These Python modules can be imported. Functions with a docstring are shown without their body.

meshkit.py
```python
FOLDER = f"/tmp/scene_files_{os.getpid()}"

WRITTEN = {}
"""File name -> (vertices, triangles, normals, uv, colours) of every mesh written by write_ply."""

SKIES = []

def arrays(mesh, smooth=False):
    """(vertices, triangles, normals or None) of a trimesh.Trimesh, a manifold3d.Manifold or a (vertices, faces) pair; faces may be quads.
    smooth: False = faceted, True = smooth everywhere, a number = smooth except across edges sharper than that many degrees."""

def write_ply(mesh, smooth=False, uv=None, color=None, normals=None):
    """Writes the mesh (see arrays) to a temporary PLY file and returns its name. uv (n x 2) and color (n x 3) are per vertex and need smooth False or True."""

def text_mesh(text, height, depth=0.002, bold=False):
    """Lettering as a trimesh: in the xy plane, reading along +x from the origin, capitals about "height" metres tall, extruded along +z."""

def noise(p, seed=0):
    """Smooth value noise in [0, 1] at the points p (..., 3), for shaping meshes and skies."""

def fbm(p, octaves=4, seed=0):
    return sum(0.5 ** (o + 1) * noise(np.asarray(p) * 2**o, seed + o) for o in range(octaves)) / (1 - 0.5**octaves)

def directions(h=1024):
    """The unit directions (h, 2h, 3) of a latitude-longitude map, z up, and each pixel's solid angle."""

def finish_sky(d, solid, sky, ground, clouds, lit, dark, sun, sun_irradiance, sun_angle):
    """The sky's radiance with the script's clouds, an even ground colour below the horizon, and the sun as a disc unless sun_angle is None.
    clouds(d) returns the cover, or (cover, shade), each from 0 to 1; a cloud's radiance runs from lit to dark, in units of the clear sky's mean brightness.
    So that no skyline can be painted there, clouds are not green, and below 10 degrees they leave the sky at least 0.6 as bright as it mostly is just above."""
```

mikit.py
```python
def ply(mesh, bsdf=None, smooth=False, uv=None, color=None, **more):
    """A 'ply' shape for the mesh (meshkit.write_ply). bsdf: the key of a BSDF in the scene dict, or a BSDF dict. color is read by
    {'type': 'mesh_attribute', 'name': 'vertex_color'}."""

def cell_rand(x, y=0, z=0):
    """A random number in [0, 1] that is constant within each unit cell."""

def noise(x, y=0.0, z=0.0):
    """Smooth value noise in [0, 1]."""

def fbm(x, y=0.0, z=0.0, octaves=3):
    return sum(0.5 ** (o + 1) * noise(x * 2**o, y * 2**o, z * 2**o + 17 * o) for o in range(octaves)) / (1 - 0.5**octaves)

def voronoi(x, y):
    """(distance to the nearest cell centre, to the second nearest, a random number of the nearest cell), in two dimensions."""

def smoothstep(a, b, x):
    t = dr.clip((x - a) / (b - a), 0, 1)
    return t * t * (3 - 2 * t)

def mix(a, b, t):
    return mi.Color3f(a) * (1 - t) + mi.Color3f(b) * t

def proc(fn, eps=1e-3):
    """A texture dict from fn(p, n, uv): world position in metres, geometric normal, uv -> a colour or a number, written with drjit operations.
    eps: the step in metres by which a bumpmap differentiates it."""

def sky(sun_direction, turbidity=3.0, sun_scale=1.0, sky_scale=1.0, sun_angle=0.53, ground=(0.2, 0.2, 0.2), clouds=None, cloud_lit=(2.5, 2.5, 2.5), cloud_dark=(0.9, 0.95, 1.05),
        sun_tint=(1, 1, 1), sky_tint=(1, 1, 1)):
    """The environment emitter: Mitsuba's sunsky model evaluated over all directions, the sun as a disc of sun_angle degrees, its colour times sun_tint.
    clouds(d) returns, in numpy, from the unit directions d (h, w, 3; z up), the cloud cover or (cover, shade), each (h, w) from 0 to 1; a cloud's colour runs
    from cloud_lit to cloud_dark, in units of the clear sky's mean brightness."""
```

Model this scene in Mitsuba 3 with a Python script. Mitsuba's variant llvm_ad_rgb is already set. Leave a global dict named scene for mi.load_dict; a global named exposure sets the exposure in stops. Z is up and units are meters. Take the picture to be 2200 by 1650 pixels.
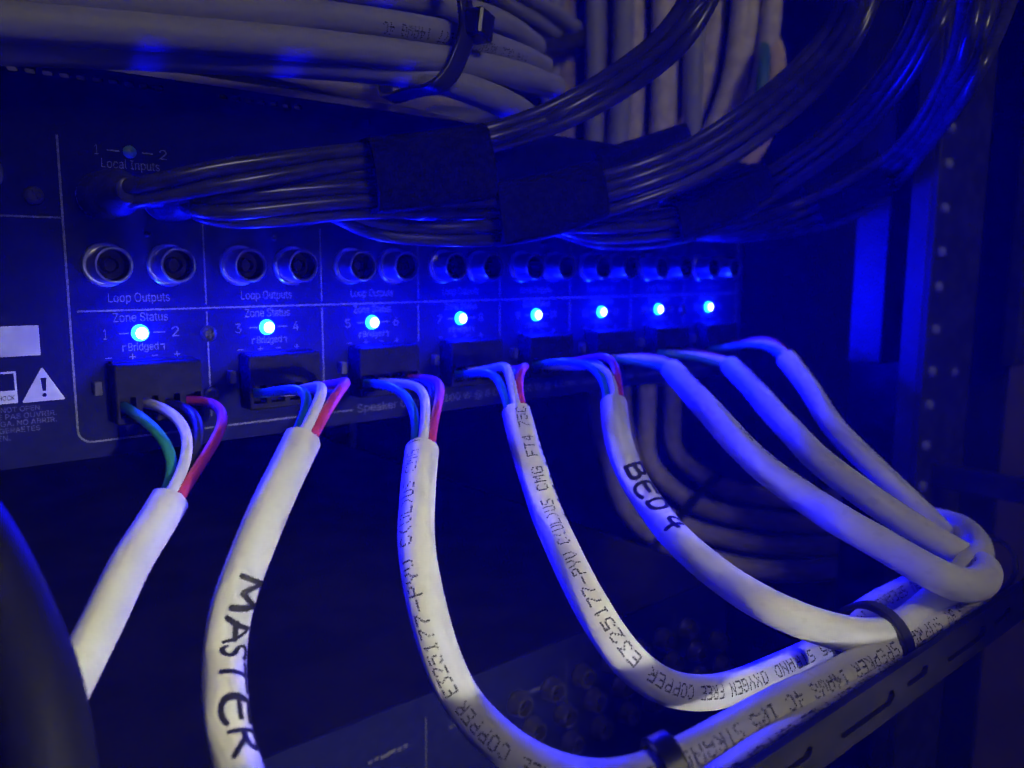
import math, random
import numpy as np, trimesh, mitsuba as mi, mikit, meshkit
import manifold3d as m3
from scipy.interpolate import CubicSpline
from shapely.geometry import LineString, Polygon, Point, box as sbox
from shapely.ops import unary_union
from shapely import affinity

T = mi.ScalarTransform4f
random.seed(7)
rng = np.random.default_rng(7)
scene, labels = {}, {}
MM = 0.001

# ------------------------------------------------------------------ camera, light, exposure
CAM = np.array([-0.05739, -0.20219, 0.01615])
FWD = np.array([0.64017773, 0.7547371, -0.14333311])
UP = np.array([0.08818343, 0.11314874, 0.98965703])
scene['camera'] = {'type': 'thinlens', 'to_world': T().look_at(origin=CAM.tolist(), target=(CAM + FWD).tolist(), up=UP.tolist()),
                   'fov': 63.93, 'fov_axis': 'x', 'aperture_radius': 0.001, 'focus_distance': 0.183, 'near_clip': 0.004, 'far_clip': 20.0}
exposure = 0.0
LED = 4600.0                       # radiance of the status lights (blue)
# warm ceiling lamp of the room, above and behind the photographer
scene['room_lamp'] = {'type': 'rectangle',
                      'to_world': T().look_at(origin=[-0.03, -0.76, 0.48], target=[0.12, 0.0, 0.0], up=[0, 0, 1]).scale([0.11, 0.11, 1]),
                      'emitter': {'type': 'area', 'radiance': {'type': 'rgb', 'value': [7.4, 6.8, 5.4]}}}
labels['room_lamp'] = {'label': 'square warm room lamp behind the camera, outside the picture', 'category': 'lamp'}
# unseen light added behind the camera, its tube shaping a pool on the cables
LAMP_AT, LAMP_TO, LAMP_L = np.array([0.05, -0.74, -0.01]), np.array([0.022, -0.098, -0.102]), (1600.0, 1510.0, 1260.0)
# dim indigo ambient light added from all around as fill
scene['ambient_fill'] = {'type': 'constant', 'radiance': {'type': 'rgb', 'value': [0.004, 0.004, 0.02]}}

# ------------------------------------------------------------------ materials
def rgb(*c): return {'type': 'rgb', 'value': list(c)}
def mat(name, base, rough=0.5, metallic=0.0, spec=0.5, bump=None, **more):
    b = {'type': 'principled', 'base_color': base if isinstance(base, dict) else rgb(*base), 'roughness': rough, 'metallic': metallic, 'specular': spec, **more}
    if bump: b = {'type': 'bumpmap', 'arbitrary': mikit.proc(bump[0], bump[2]), 'scale': bump[1], 'bsdf': b}
    scene['mat_' + name] = {'type': 'twosided', 'bsdf': b}
    return 'mat_' + name

def speck(a, b, f, lo=0.35, hi=0.7):
    return lambda p, n, uv: mikit.mix(a, b, mikit.smoothstep(lo, hi, mikit.fbm(p.x * f, p.y * f, p.z * f, 3)))
def grain(f): return lambda p, n, uv: mikit.noise(p.x * f, p.y * f, p.z * f)

M_PANEL = mat('glow_tinted_panel', mikit.proc(speck((0.005, 0.006, 0.050), (0.006, 0.007, 0.055), 300.0)), 0.8, spec=0.08)  # black paint with the blue veil of the status lights put into its colour
M_SILK = mat('silk_print', mikit.proc(speck((0.075, 0.08, 0.11), (0.13, 0.135, 0.17), 1400.0)), 0.6)
M_LABEL = mat('label_film', mikit.proc(speck((0.70, 0.72, 0.76), (0.80, 0.82, 0.86), 260.0)), 0.45)
M_NICKEL = mat('nickel', mikit.proc(speck((0.52, 0.52, 0.53), (0.62, 0.62, 0.63), 700.0)), 0.27, 1.0)
M_DULL = mat('dark_nickel', (0.24, 0.22, 0.20), 0.34, 0.9)  # nickel in a darker tone, for the lower sockets
M_FAINT = mat('faint_print', (0.06, 0.06, 0.08), 0.7, spec=0.1)
M_BLACK = mat('black_plastic', mikit.proc(speck((0.007, 0.007, 0.012), (0.011, 0.011, 0.016), 500.0)), 0.6, spec=0.06)
M_SCREW = mat('black_screw', (0.05, 0.05, 0.055), 0.3, 0.6)
def pvc_tex(a, b):
    def f(p, n, uv):
        m = mikit.fbm(p.x * 160, p.y * 160, p.z * 160, 4)
        d = mikit.smoothstep(0.60, 0.78, mikit.fbm(p.x * 520 + 9, p.y * 520, p.z * 520, 3))
        c = mikit.mix(a, b, m)
        return mikit.mix(c, (a[0] * 0.72, a[1] * 0.70, a[2] * 0.66), d * 0.22)
    return f
M_PVC = mat('white_pvc', mikit.proc(pvc_tex((0.70, 0.69, 0.68), (0.80, 0.79, 0.77))), 0.42, spec=0.45, bump=(grain(900.0), 0.00006, 2e-4))
M_COIL = mat('dimmed_pvc', mikit.proc(pvc_tex((0.27, 0.27, 0.31), (0.32, 0.31, 0.35))), 0.5, spec=0.35)  # white jacket greyed to look dimly lit, blue veil tinted into the colour
M_OLD = mat('dull_pvc', mikit.proc(speck((0.56, 0.48, 0.38), (0.66, 0.58, 0.47), 240.0)), 0.55)
M_BROWNC = mat('brown_pvc', mikit.proc(speck((0.26, 0.20, 0.16), (0.36, 0.29, 0.24), 240.0)), 0.55)
M_YELLOW = mat('yellow_pvc', (0.62, 0.45, 0.16), 0.45)
M_TEAL = mat('teal_pvc', (0.05, 0.16, 0.17), 0.45)
M_WIRE = {'green': mat('green_wire', (0.025, 0.19, 0.15), 0.3), 'white': mat('white_wire', (0.74, 0.73, 0.70), 0.34),
          'black': mat('black_wire', (0.018, 0.018, 0.022), 0.28), 'red': mat('red_wire', (0.45, 0.045, 0.08), 0.32)}
M_PATCH = mat('patch_sheath', mikit.proc(speck((0.026, 0.026, 0.032), (0.036, 0.036, 0.042), 300.0)), 0.26, spec=0.55)
M_LEAD = mat('lead_rubber', (0.007, 0.007, 0.011), 0.6, spec=0.12)
M_STRAP = mat('strap_fabric', mikit.proc(speck((0.006, 0.006, 0.009), (0.012, 0.012, 0.016), 900.0)), 0.95, spec=0.05, bump=(grain(2600.0), 0.00005, 1e-4))
M_TIE = mat('tie_nylon', (0.016, 0.016, 0.020), 0.32)
M_INK = mat('black_ink', (0.012, 0.012, 0.016), 0.5, spec=0.2)
M_PRINT = mat('jet_print', (0.045, 0.045, 0.055), 0.6, spec=0.2)
M_RAIL = mat('rail_paint', mikit.proc(speck((0.012, 0.012, 0.015), (0.020, 0.020, 0.023), 120.0)), 0.55, spec=0.3, bump=(grain(1500.0), 0.00006, 2e-4))
M_ZINCP = mat('primer_grey', mikit.proc(speck((0.013, 0.013, 0.016), (0.018, 0.018, 0.021), 90.0)), 0.55)
M_STEEL = mat('zinc', (0.6, 0.6, 0.62), 0.32, 0.8)
M_COVER = mat('glow_tinted_cover', mikit.proc(speck((0.010, 0.010, 0.026), (0.015, 0.014, 0.034), 60.0)), 0.42, bump=(grain(1200.0), 0.00008, 2e-4))  # dark cover; its navy tone stands in for the blue status-light veil
M_DARK = mat('rack_paint', (0.012, 0.012, 0.015), 0.7, spec=0.15)
M_BAR = mat('bar_paint', mikit.proc(speck((0.004, 0.004, 0.005), (0.008, 0.007, 0.008), 220.0)), 0.6, spec=0.12, bump=(grain(1500.0), 0.00005, 2e-4))
M_WALL = mat('wall_paint', mikit.proc(speck((0.20, 0.145, 0.115), (0.26, 0.19, 0.15), 6.0)), 0.8)
M_LEDOFF = mat('unlit_lens', (0.05, 0.12, 0.17), 0.3)

# ------------------------------------------------------------------ keys and labels
def numbered(name):
    if name not in USED: USED.add(name); return name
    k = 1
    while f'{name}_{k:03d}' in USED: k += 1
    USED.add(f'{name}_{k:03d}'); return f'{name}_{k:03d}'
USED = set()
def thing(name, label, cat, group=None, kind=None):
    key = numbered(name)
    labels[key] = {'label': label, 'category': cat}
    if group: labels[key]['group'] = group
    if kind: labels[key] = {'kind': kind}
    return key
def put(parent, name, mesh, bsdf, smooth=False, label=None, kind=None, **more):
    key = numbered(parent + '__' + name if parent else name)
    m = mesh if not isinstance(mesh, (tuple, list)) else trimesh.Trimesh(*mesh, process=False)
    m = m.copy(); m.apply_scale(MM)
    scene[key] = mikit.ply(m, bsdf, smooth=smooth, **more)
    if label: labels.setdefault(key, {})['label'] = label
    if kind: labels.setdefault(key, {})['kind'] = kind
    return key

# ------------------------------------------------------------------ shapes (millimetres)
def cat(ms): return trimesh.util.concatenate(ms)
def unman(m):
    q = m.to_mesh(); return trimesh.Trimesh(q.vert_properties[:, :3], q.tri_verts, process=False)
def man(t): return m3.Manifold(m3.Mesh(np.asarray(t.vertices, np.float32), np.asarray(t.faces, np.uint32)))
def bevel_box(x0, x1, y0, y1, z0, z1, b=0.3):
    p = []
    for sx in (0, 1):
        for sy in (0, 1):
            for sz in (0, 1):
                for k in range(3):
                    q = [x0 if sx == 0 else x1, y0 if sy == 0 else y1, z0 if sz == 0 else z1]
                    for j, s in enumerate((sx, sy, sz)):
                        if j != k: q[j] += b if s == 0 else -b
                    p.append(q)
    return m3.Manifold.hull_points(np.array(p, np.float64))
def mbox(*a): return unman(bevel_box(*a))
def lathe_y(profile, x, z, n=40):
    """profile: (radius, y) pairs; turned about the axis along y through (x, z)."""
    a = np.arange(n) * 2 * np.pi / n
    v = np.array([[x + r * np.cos(t), y, z + r * np.sin(t)] for r, y in profile for t in a])
    f = []
    for i in range(len(profile) - 1):
        for j in range(n):
            k = (j + 1) % n
            f += [[i * n + j, i * n + k, (i + 1) * n + k], [i * n + j, (i + 1) * n + k, (i + 1) * n + j]]
    return trimesh.Trimesh(v, f, process=False)
def disc_y(r, y, x, z, n=28):
    a = np.arange(n) * 2 * np.pi / n
    v = np.vstack([[[x, y, z]], np.stack([x + r * np.cos(a), a * 0 + y, z + r * np.sin(a)], 1)])
    return trimesh.Trimesh(v, [[0, 1 + (j + 1) % n, 1 + j] for j in range(n)], process=False)

class Path:
    """A smooth curve through points, with frames that do not twist."""
    def __init__(self, pts, step=0.8):
        P = np.array(pts, float)
        t = np.r_[0, np.cumsum(np.linalg.norm(np.diff(P, axis=0), axis=1) ** 0.5)]
        cs = CubicSpline(t, P, bc_type='natural')
        d = cs(np.linspace(0, t[-1], 1500))
        s = np.r_[0, np.cumsum(np.linalg.norm(np.diff(d, axis=0), axis=1))]
        self.n = max(6, int(s[-1] / step)); self.len = s[-1]
        self.s = np.linspace(0, s[-1], self.n)
        self.p = np.stack([np.interp(self.s, s, d[:, k]) for k in range(3)], 1)
        self.t = np.gradient(self.p, axis=0); self.t /= np.linalg.norm(self.t, axis=1, keepdims=True)
        self.knots = np.interp(t, np.linspace(0, t[-1], 1500), s)
        a = np.cross(self.t[0], [0, 0, 1.0]); a /= np.linalg.norm(a)
        self.a = [a]
        for i in range(1, self.n):
            a = a - self.t[i] * (a @ self.t[i]); a /= np.linalg.norm(a); self.a.append(a)
        self.a = np.array(self.a); self.b = np.cross(self.t, self.a)
    def at(self, s):
        f = lambda q: np.stack([np.interp(s, self.s, q[:, k]) for k in range(3)], -1)
        return f(self.p), f(self.t), f(self.a), f(self.b)
    def angle_to(self, s, d):
        _, _, a, b = self.at(s)
        return math.atan2(float(np.dot(b, d)), float(np.dot(a, d)))
    def tube(self, r, sides=20, wobble=0.0, cap=True, squash=1.0):
        th = np.arange(sides) * 2 * np.pi / sides
        rr = np.interp(self.s, np.linspace(0, self.len, len(r)), r) if np.ndim(r) else np.full(self.n, r)
        if wobble:
            nz = meshkit.noise(np.stack([self.s / 6.0, self.s * 0 + rng.uniform(0, 90), self.s * 0], 1)) - 0.5
            rr = rr * (1 + wobble * nz)
        v = self.p[:, None] + rr[:, None, None] * (np.cos(th)[None, :, None] * self.a[:, None] + squash * np.sin(th)[None, :, None] * self.b[:, None])
        v = v.reshape(-1, 3); f = []
        i = np.arange(self.n - 1)[:, None] * sides; j = np.arange(sides)[None]; k = (j + 1) % sides
        q = np.stack([i + j, i + k, i + sides + k, i + sides + j], -1).reshape(-1, 4)
        f = np.vstack([q[:, [0, 1, 2]], q[:, [0, 2, 3]]])
        if cap:
            c = len(v); v = np.vstack([v, self.p[0], self.p[-1]]); J = np.arange(sides); K = (J + 1) % sides; e = (self.n - 1) * sides
            f = np.vstack([f, np.stack([K, J, J * 0 + c], 1), np.stack([e + J, e + K, J * 0 + c + 1], 1)])
        return trimesh.Trimesh(v, f, process=False)
    def wrap(self, flat, r, s0, ang, lift=0.05):
        """Bends a flat mesh (x along the cable, y around it) on to the surface; s = s0 + x."""
        x, y = flat.vertices[:, 0], flat.vertices[:, 1]
        p, t, a, b = self.at(s0 + x)
        th = (ang(s0 + x) if callable(ang) else ang) + y / r
        n = np.cos(th)[:, None] * a + np.sin(th)[:, None] * b
        return trimesh.Trimesh(p + n * (r + lift), flat.faces, process=False)

def flat_poly(poly, edge=0.7):
    geoms = [g for g in getattr(poly, 'geoms', [poly]) if g.area > 1e-4]
    ms = []
    for g in geoms:
        v, f = trimesh.creation.triangulate_polygon(g.simplify(0.02), engine='earcut')
        v, f = trimesh.remesh.subdivide_to_size(np.c_[v, np.zeros(len(v))], f, edge, max_iter=8)
        ms.append(trimesh.Trimesh(v, f, process=False))
    return cat(ms)

# five-by-seven dot letters of a cable printer, column by column, bottom bit first row
FONT = {k: v for k, v in zip('ABCDEFGHIJKLMNOPQRSTUVWXYZ0123456789-()/',
 '7e1111117e 7f49494936 3e41414122 7f4141221c 7f49494941 7f09090901 3e4149497a 7f0808087f 00417f4100 2040413f01 7f08142241 7f40404040 7f020c027f 7f0408107f 3e4141413e 7f09090906 3e4151215e 7f09192946 4649494931 01017f0101 3f4040403f 1f2040201f 3f4038403f 6314081463 0708700807 6151494543 3e5149453e 00427f4000 4261514946 2141454b31 1814127f10 2745454539 3c4a494930 0171090503 3649494936 064949291e 0808080808 001c224100 0041221c00 2010080402'.split())}
def dot_text(text, pitch, height, missing=0.04, fade=None):
    """One flat mesh of small ink dots; reads along +x, centred on y = 0."""
    v, f = [], []
    cw, ch = pitch * 0.78 / 5, height / 7
    for i, c in enumerate(text):
        if c not in FONT: continue
        cols = FONT[c]
        for j in range(5):
            bits = int(cols[2 * j:2 * j + 2], 16)
            for k in range(7):
                if bits >> k & 1 and rng.random() > missing + (fade(i / len(text)) if fade else 0):
                    x = i * pitch + (j + 0.5) * cw + rng.normal(0, 0.015); y = height / 2 - (k + 0.5) * ch + rng.normal(0, 0.02)
                    w, h = cw * 0.44, ch * 0.56; o = len(v)
                    v += [[x - w, y - h * .6, 0], [x, y - h, 0], [x + w, y - h * .6, 0], [x + w, y + h * .6, 0], [x, y + h, 0], [x - w, y + h * .6, 0]]
                    f += [[o, o + 1, o + 2], [o, o + 2, o + 3], [o, o + 3, o + 5], [o + 3, o + 4, o + 5]]
    return trimesh.Trimesh(v, f, process=False)

# marker strokes: letters in a box 1 wide, 1 tall
HAND = {'M': [[(0, 0), (.08, 1)], [(.08, 1), (.42, .35), (.55, .3)], [(.55, .3), (.95, .98)], [(.95, .98), (1, .02)]],
        'A': [[(0, 0), (.52, 1)], [(.52, 1), (1, .05)], [(.15, .36), (.9, .42)]],
        'S': [[(.92, .86), (.6, 1), (.2, .88), (.15, .62), (.5, .52), (.88, .36), (.8, .08), (.4, 0), (.05, .14)]],
        'T': [[(-.05, .98), (1.05, 1)], [(.5, 1), (.46, 0)]],
        'E': [[(.1, 1), (.06, 0), (.85, .03)], [(.1, 1), (.9, .97)], [(.08, .52), (.7, .54)]],
        'R': [[(.05, 0), (.1, 1)], [(.1, 1), (.7, .98), (.86, .76), (.6, .54), (.1, .48)], [(.42, .5), (1.05, -.05)]],
        'B': [[(.08, 0), (.1, 1)], [(.1, 1), (.66, .98), (.78, .76), (.56, .54), (.1, .52)], [(.5, .54), (.88, .4), (.82, .1), (.5, 0), (.08, 0)]],
        'D': [[(.1, 0), (.1, 1)], [(.02, 1), (.55, .95), (.92, .6), (.8, .18), (.4, 0), (.02, .02)]],
        '4': [[(.35, 1), (.1, .42), (.95, .44)], [(.72, .8), (.66, -.1)]],
        '|': [[(.3, 1), (.5, .1)]], '/': [[(.1, 0), (.8, .95)], [(.7, .2), (.9, .8)]]}
def hand_text(text, w, h, pen, gap=0.28):
    g, x = [], 0.0
    for c in text:
        if c == ' ': x += w * .55; continue
        dy = rng.normal(0, h * .03)
        for st in HAND[c]:
            q = np.array(st, float)
            if len(q) > 2:
                tt = np.linspace(0, len(q) - 1, 5 * len(q)); q = np.stack([CubicSpline(range(len(q)), q[:, k])(tt) for k in (0, 1)], 1)
            g.append(LineString([(x + w * a, h * (b - .5) + dy) for a, b in q]).buffer(pen / 2 * rng.uniform(.9, 1.1), quad_segs=5))
        x += w * (1 + gap) * rng.uniform(.94, 1.06)
    return flat_poly(unary_union(g), 0.6)

def panel_text(text, x0, x1, z0, cap, lift=0.06, bold=False):
    """Print on the rear panel: spans x0..x1, baseline z0, capitals cap tall."""
    m = meshkit.text_mesh(text, cap, 0.03, bold)
    b = m.bounds; sx = (x1 - x0) / (b[1][0] - b[0][0])
    v = m.vertices
    return trimesh.Trimesh(np.stack([x0 + (v[:, 0] - b[0][0]) * sx, -lift - v[:, 2] , z0 + v[:, 1]], 1), m.faces, process=False)
def bar_xz(x0, z0, x1, z1, w=0.4, lift=0.09):
    g = LineString([(x0, z0), (x1, z1)]).buffer(w / 2, cap_style=2)
    return poly_y(g, -lift, 0.05)
def poly_y(g, y, d):
    """Polygon in (x, z) extruded from y to y + d."""
    ms = []
    for q in getattr(g, 'geoms', [g]):
        m = trimesh.creation.extrude_polygon(q, d, engine='earcut'); v = m.vertices
        ms.append(trimesh.Trimesh(np.stack([v[:, 0], y + v[:, 2], v[:, 1]], 1), m.faces[:, ::-1], process=False))
    return cat(ms)

# ------------------------------------------------------------------ measured courses (millimetres; x along the panel, y into the rack, z up)
SPEAKER = {
 'c1': [(-6.3,-35.6,-31.1), (-11.4,-39.9,-35.3), (-16.4,-43.8,-39.5), (-21.3,-47.6,-45.2), (-25.9,-51.1,-50.5), (-30.1,-54.5,-55.0), (-33.8,-57.8,-59.3), (-38.7,-64.8,-63.5)],
 'c2': [(15.2,-51.5,-18.9), (9.9,-55.7,-23.5), (3.3,-61.0,-29.4), (-1.4,-62.9,-36.7), (-5.0,-63.5,-44.4), (-6.8,-63.6,-52.6), (-9.6,-70.4,-57.6), (-10.6,-74.1,-61.5), (-11.4,-79.7,-65.1), (-11.9,-86.7,-68.4)],
 'c3': [(43.5,-52.3,-25.0), (38.4,-58.5,-29.5), (33.8,-64.5,-34.2), (29.8,-70.3,-38.7), (26.9,-76.9,-45.6), (26.8,-80.8,-53.6), (28.6,-83.9,-62.3), (30.2,-88.7,-67.5), (31.7,-95.2,-70.5), (34.1,-102.0,-72.5), (37.1,-110.7,-72.1), (41.0,-119.4,-68.8), (48.7,-123.5,-66.3), (60.1,-124.8,-65.4), (72.8,-126.5,-64.2), (88.8,-127.9,-64.3), (107.0,-129.3,-63.6), (124.0,-131.0,-62.4), (146.0,-128.6,-64.5), (172.5,-121.5,-69.5), (191.9,-112.2,-73.5), (201.5,-102.6,-76.6)],
 'c4': [(77.1,-45.3,-20.9), (73.8,-52.3,-27.4), (71.0,-59.1,-33.5), (68.7,-66.1,-40.6), (65.2,-74.6,-45.4), (60.0,-87.0,-51.0), (59.0,-96.0,-57.7), (62.7,-100.3,-64.2), (70.2,-102.2,-70.0), (80.1,-102.5,-74.5), (91.5,-103.0,-77.3), (106.2,-104.9,-77.4), (121.9,-106.5,-76.8), (140.0,-104.7,-76.8), (152.0,-105.1,-74.6), (165.6,-106.3,-73.5), (179.8,-107.4,-72.4), (194.8,-108.2,-70.7)],
 'c5': [(109.6,-49.0,-21.6), (104.1,-55.9,-29.5), (103.2,-61.6,-38.2), (101.9,-71.0,-45.9), (96.7,-84.0,-49.8), (93.2,-99.9,-53.7), (92.3,-112.3,-55.7), (97.5,-120.2,-58.5), (104.4,-126.4,-60.2), (113.8,-128.5,-60.9), (125.6,-128.6,-60.4), (138.1,-128.4,-58.9), (157.9,-125.4,-59.2), (183.2,-119.2,-62.5), (210.4,-108.2,-66.6), (228.1,-95.5,-68.8), (233.2,-84.3,-70.5)],
 'c6': [(160.4,-28.5,-18.4), (144.1,-49.9,-22.2), (131.1,-68.1,-26.0), (123.5,-87.1,-33.8), (121.9,-103.6,-40.3), (119.5,-113.2,-42.5), (120.6,-121.6,-45.5), (121.5,-129.5,-48.4), (123.8,-135.0,-50.6), (132.4,-136.4,-53.0), (148.6,-133.0,-56.1), (167.7,-125.2,-60.4), (178.9,-115.9,-64.4), (185.6,-105.9,-68.9)],
 'c7': [(202.6,-22.4,-20.9), (176.1,-50.5,-24.3), (162.0,-66.1,-27.5), (151.2,-80.9,-31.6), (145.2,-92.0,-35.7), (145.0,-102.2,-40.8), (145.2,-107.2,-43.2), (151.2,-113.4,-48.8), (164.4,-116.9,-56.2), (185.0,-115.8,-64.5), (211.2,-109.9,-72.3), (240.1,-99.8,-78.5), (257.4,-89.8,-82.4)],
 'c8': [(218.6,-35.3,-17.5), (215.5,-43.0,-22.9), (207.3,-54.5,-29.4), (199.8,-65.3,-36.2), (195.7,-77.9,-43.8), (197.2,-87.6,-51.6), (203.2,-94.2,-59.8), (219.6,-96.2,-70.9), (236.2,-97.1,-81.7), (253.3,-96.8,-90.9)],
 'c9': [(39.1,-131.5,-67.6), (49.0,-131.3,-67.0), (65.1,-131.4,-66.5), (83.9,-131.7,-66.8), (103.2,-132.3,-66.6), (121.1,-132.6,-66.6), (143.2,-130.8,-68.4), (169.8,-124.6,-72.6), (189.1,-116.0,-76.2), (198.4,-106.8,-79.0)],
}
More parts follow.
